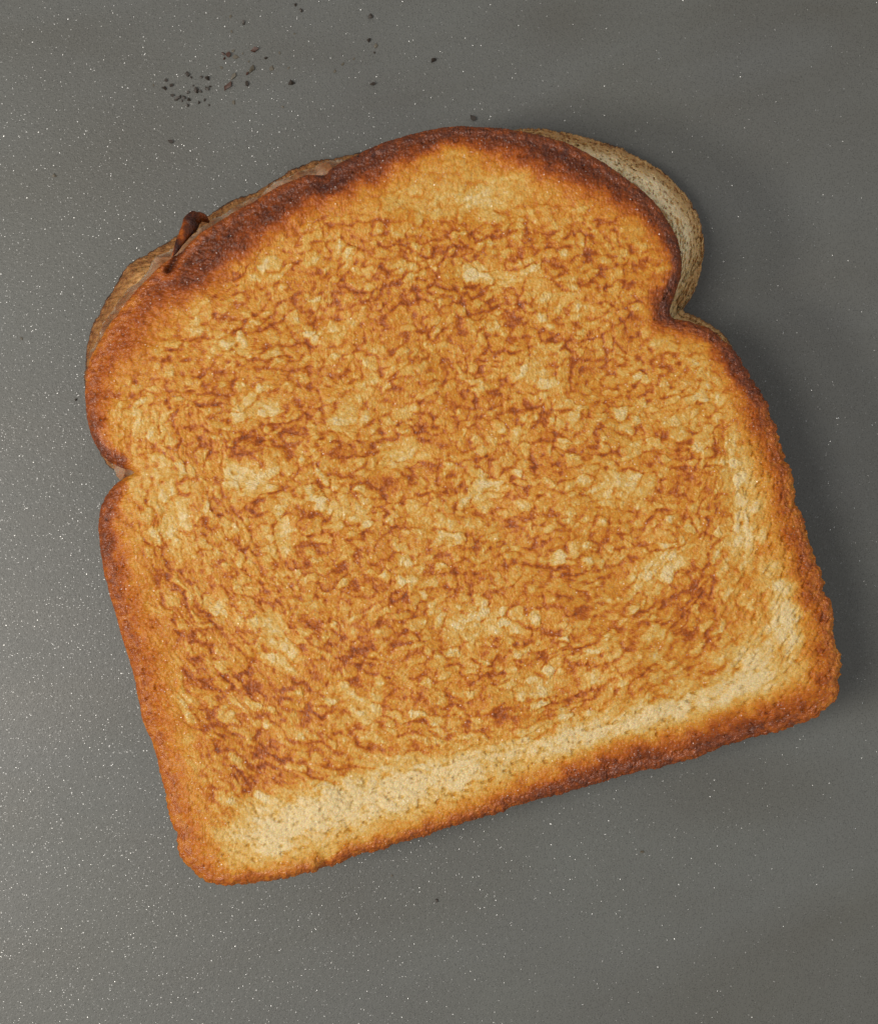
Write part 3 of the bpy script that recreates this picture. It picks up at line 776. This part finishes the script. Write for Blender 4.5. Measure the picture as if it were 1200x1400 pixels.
def lump_path(pts, rad, zz, seed, toast, segs=28, rings=46, amp=0.35):
    """a lumpy tapered bead following pts (photo px) with radii in px, heights in mm"""
    P = np.array(pts, float); n_ = len(P)
    t = np.linspace(0, n_ - 1, rings)
    cxs = np.interp(t, np.arange(n_), P[:, 0]); cys = np.interp(t, np.arange(n_), P[:, 1]); r = np.interp(t, np.arange(n_), rad); zs = np.interp(t, np.arange(n_), zz)
    k = np.ones(5) / 5
    pad = lambda a: np.convolve(np.pad(a, 2, mode='edge'), k, 'valid')
    cxs, cys, r, zs = map(pad, (cxs, cys, r, zs))
    wx, wy = to_world(cxs, cys, zs.mean())
    tx = np.gradient(wx); ty = np.gradient(wy); L = np.hypot(tx, ty); nx = -ty / L; ny = tx / L
    a = np.linspace(0, 2 * math.pi, segs, endpoint=False)
    V = []; Tt = []
    end = np.sin(np.linspace(0.0, math.pi, rings)) ** 0.5
    for i_ in range(rings):
        rr = r[i_] * PX * max(end[i_], 0.03) if True else 0
        qx = cxs[i_] + r[i_] * np.cos(a) * .7; qy = cys[i_] + r[i_] * np.sin(a) * .7
        nz = vnoise(qx / 15, qy / 15, seed)
        nz2 = vnoise(qx / 6, qy / 6, seed + 1)
        rad_ = rr * (1 + amp * nz + amp * 0.5 * nz2)
        V.append(np.column_stack([wx[i_] + nx[i_] * np.cos(a) * rad_, wy[i_] + ny[i_] * np.cos(a) * rad_, zs[i_] + np.sin(a) * rad_ * 0.8]))
        Tt.append(np.clip(toast + 0.35 * nz + 0.2 * nz2, 0, 1))
    V = np.vstack(V); Tt = np.concatenate(Tt)
    idx_ = np.arange(rings * segs).reshape(rings, segs)
    A_ = idx_[:-1]; B_ = idx_[1:]
    Fq = np.stack([A_.ravel(), np.roll(A_, -1, 1).ravel(), np.roll(B_, -1, 1).ravel(), B_.ravel()], 1)
    return mesh_from('lump', V * MM, Fq, {'toast': Tt, 'red': Tt * 0})


mat_burnt = bread_material('fried cheese edge', TOAST, rough=0.25, sss=0.3, bump=0.7, spec=0.34)
obj('fried_cheese_bead', lump_path([(285, 302), (275, 295), (264, 298), (257, 312), (250, 330), (238, 356)], [5, 9, 11, 10, 8, 5], [14.0, 14.6, 15.4, 16.6, 18.0, 19.6], 5, 0.80, amp=0.3), mat_burnt, SAND)

# ------------------------------------------------------------------ crumbs on the pan
BITS = [(227, 110, 3.2, 0), (225, 120, 4, 0), (234.5, 117, 4, 0), (236, 130, 3.5, 0), (242, 135, 4.2, 0), (246, 133, 3, 0), (252, 133, 4, 0), (258, 136, 3.6, 0), (257, 144, 3.4, 0),
        (257, 126, 3, 0), (256, 101, 4.4, 0), (262, 106, 2.2, 0), (275, 105, 3, 0), (284, 107, 4.4, 0), (269, 124, 5.5, 0), (274, 125, 3, 0), (283, 121, 4, 0), (288, 118, 2.2, 0),
        (264, 117, 2, 0), (272.5, 140, 2.6, 0), (280, 137, 2.6, 0), (286, 144, 2, 0), (249, 138, 2.2, 0), (305, 73, 4, 1), (312, 75, 6.5, 1), (307, 80, 3, 1), (318.5, 70, 3.5, 2), (322, 78, 5, 2),
        (348, 68, 7, 1), (364, 79, 3, 0), (372, 93, 5, 2), (344, 95, 5, 2), (338, 101, 4, 1), (319, 104, 4.5, 2), (311, 118, 7, 1), (338, 115, 4.5, 0), (320, 140, 4, 2), (399, 113, 5.5, 0),
        (387, 146, 3, 2), (303, 92, 3, 2), (333, 31, 3.6, 0), (315, 23, 3, 2), (317, 43, 2.6, 2), (404, 6, 3, 0), (412, 14, 4, 0), (234, 193, 4.4, 0), (382, 72, 2.4, 2), (394, 93, 2.4, 2),
        (507, 22, 5, 0), (504, 55, 4, 0), (514, 63, 4.6, 2), (512, 72, 2.4, 0), (484, 80, 2.2, 2), (469, 87, 3, 2), (458, 97, 3.2, 2), (592, 82, 5, 0), (509, 115, 4.6, 0), (647, 161, 5.6, 0),
        (597, 1231, 3, 0), (877, 1165, 3.4, 2), (536, 1197, 2.6, 2), (75, 240, 4, 2), (104, 547, 2.6, 0), (30, 463, 3, 2), (210, 116, 2, 2), (403, 46, 2, 2), (332, 73, 2, 2), (340, 84, 2, 2)]
SPECIAL = {(504, 55): 'small black crumb just left of a greyish one, right of centre near the top', (514, 63): 'greyish dark crumb in the short column right of centre near the top',
           (512, 72): 'tiniest black speck right below the greyish crumb near the top', (484, 80): 'tiny brown speck between the upper centre crumbs and two faint ones',
           (469, 87): 'upper of two faint brown smudgy crumbs above the left shoulder', (458, 97): 'lower of two faint brown smudgy crumbs above the left shoulder',
           (104, 547): 'tiny black crumb close beside the upper left lobe of the slice', (30, 463): 'faint dark crumb near the left border of the photo',
           (333, 31): 'black crumb above the reddish brown crumbs, third below the top edge', (315, 23): 'faint crumb nearest the top edge, left of the two black ones',
           (317, 43): 'faint greenish sliver of crumb above the reddish brown pair', (364, 79): 'small black crumb between the roundest red crumb and the olive one',
           (338, 115): 'black crumb alone below the long smeared brown crumb', (320, 140): 'grey green crumb below the elongated dark red crumb',
           (387, 146): 'faint brown crumb below and right of the loose scatter', (382, 72): 'faint speck above and right of the olive brown crumb',
           (305, 73): 'small brown crumb at the left end of the reddish brown pair', (322, 78): 'olive brown crumb at the right end of the reddish brown pair',
           (319, 104): 'thin dark crumb leading up from the elongated dark red crumb', (303, 92): 'faint grey crumb between the reddish pair and the dense cluster',
           (284, 107): 'rounded black crumb at the upper right of the dense cluster', (256, 101): 'black crumb at the very top of the dense cluster',
           (225, 120): 'black crumb at the left end of the dense cluster', (257, 144): 'lowest black crumb of the dense cluster',
           (312, 75): 'reddish brown crumb left of the roundest one, above the black crumb cluster', (348, 68): 'roundest dark reddish crumb, alone above the streaky brown crumbs',
           (311, 118): 'elongated dark red crumb just right of the dense black cluster', (269, 124): 'largest black crumb in the dense cluster at the upper left',
           (647, 161): 'black crumb lying just above the top of the crust', (592, 82): 'single black crumb farthest right of the scattered crumbs', (234, 193): 'single black crumb below the dense cluster at the upper left',
           (509, 115): 'black crumb nearest above the left shoulder of the top crust', (507, 22): 'black crumb nearest the top edge right of centre', (399, 113): 'black crumb midway between the dense cluster and the upper centre',
           (372, 93): 'flat olive brown crumb right of the streaky crumbs', (344, 95): 'long smeared brown crumb between the round and the elongated red crumbs',
           (412, 14): 'larger of two black crumbs at the top edge', (404, 6): 'smaller of two black crumbs at the top edge', (597, 1231): 'tiny dark crumb alone below the bottom crust',
           (877, 1165): 'faint dark crumb on the bare pan below the lower right crust', (75, 240): 'faint brown crumb alone on the left of the pan'}
mats = [mat_black, mat_red, mat_tan]
random.seed(4)
ico = []
import bmesh
for vtx in range(6):
    bm = bmesh.new()
    bmesh.ops.create_icosphere(bm, subdivisions=1, radius=1)
    for v in bm.verts:
        c = v.co
        f = 1 + 0.45 * math.sin(3.1 * c.x + vtx * 2.1) * math.cos(2.7 * c.y + vtx) + 0.55 * random.uniform(-1, 1)
        v.co = c * max(0.35, f)
    me = bpy.data.meshes.new('crumb'); bm.to_mesh(me); bm.free()
    me.materials.append(mat_black)
    ico.append(me)
for k, (x, y, r, kind) in enumerate(BITS):
    me = ico[k % 6]
    if kind:
        key = 'crumb_%d_%d' % (k % 6, kind)
        me2 = bpy.data.meshes.get(key)
        if me2 is None:
            me2 = me.copy(); me2.name = key; me2.materials[0] = mats[kind]
        me = me2
    o = bpy.data.objects.new('crumb', me); COL.objects.link(o)
    rad = r * PX * (0.60 if kind == 1 else 0.74)
    wx, wy = to_world(x, y, rad * 0.5)
    st = random.uniform(0.75, 1.15)
    if (x, y) in ((311, 118), (344, 95), (319, 104)):
        o.rotation_euler = (0, 0, math.radians(55)); sc = (rad * 1.6, rad * 0.8, rad * 0.6)
    else:
        o.rotation_euler = (0, 0, random.uniform(0, 6.28)); sc = (rad * st, rad / st * 0.9, rad * (0.75 if kind < 2 else 0.3))
    o.scale = tuple(s * MM for s in sc)
    o.location = (wx * MM, wy * MM, sc[2] * 0.75 * MM)
    o['category'] = 'crumb'
    o['group'] = 'burnt crumbs scattered on the pan'
    if (x, y) in SPECIAL:
        o['label'] = SPECIAL[(x, y)]
    elif x < 292 and y < 150:
        o['label'] = 'tiny black crumb in the dense cluster at the upper left of the pan'
        o['group'] = 'black crumbs in the dense cluster'
    elif x > 440:
        o['label'] = 'small dark crumb of the sparse scatter above the top crust'
        o['group'] = 'crumbs scattered above the top crust'
    elif x > 292 and y < 150:
        o['label'] = 'small brown crumb among the loose scatter right of the dense cluster'
        o['group'] = 'crumbs of the loose scatter'
    else:
        o['label'] = 'tiny dark crumb on the bare pan left of the sandwich'
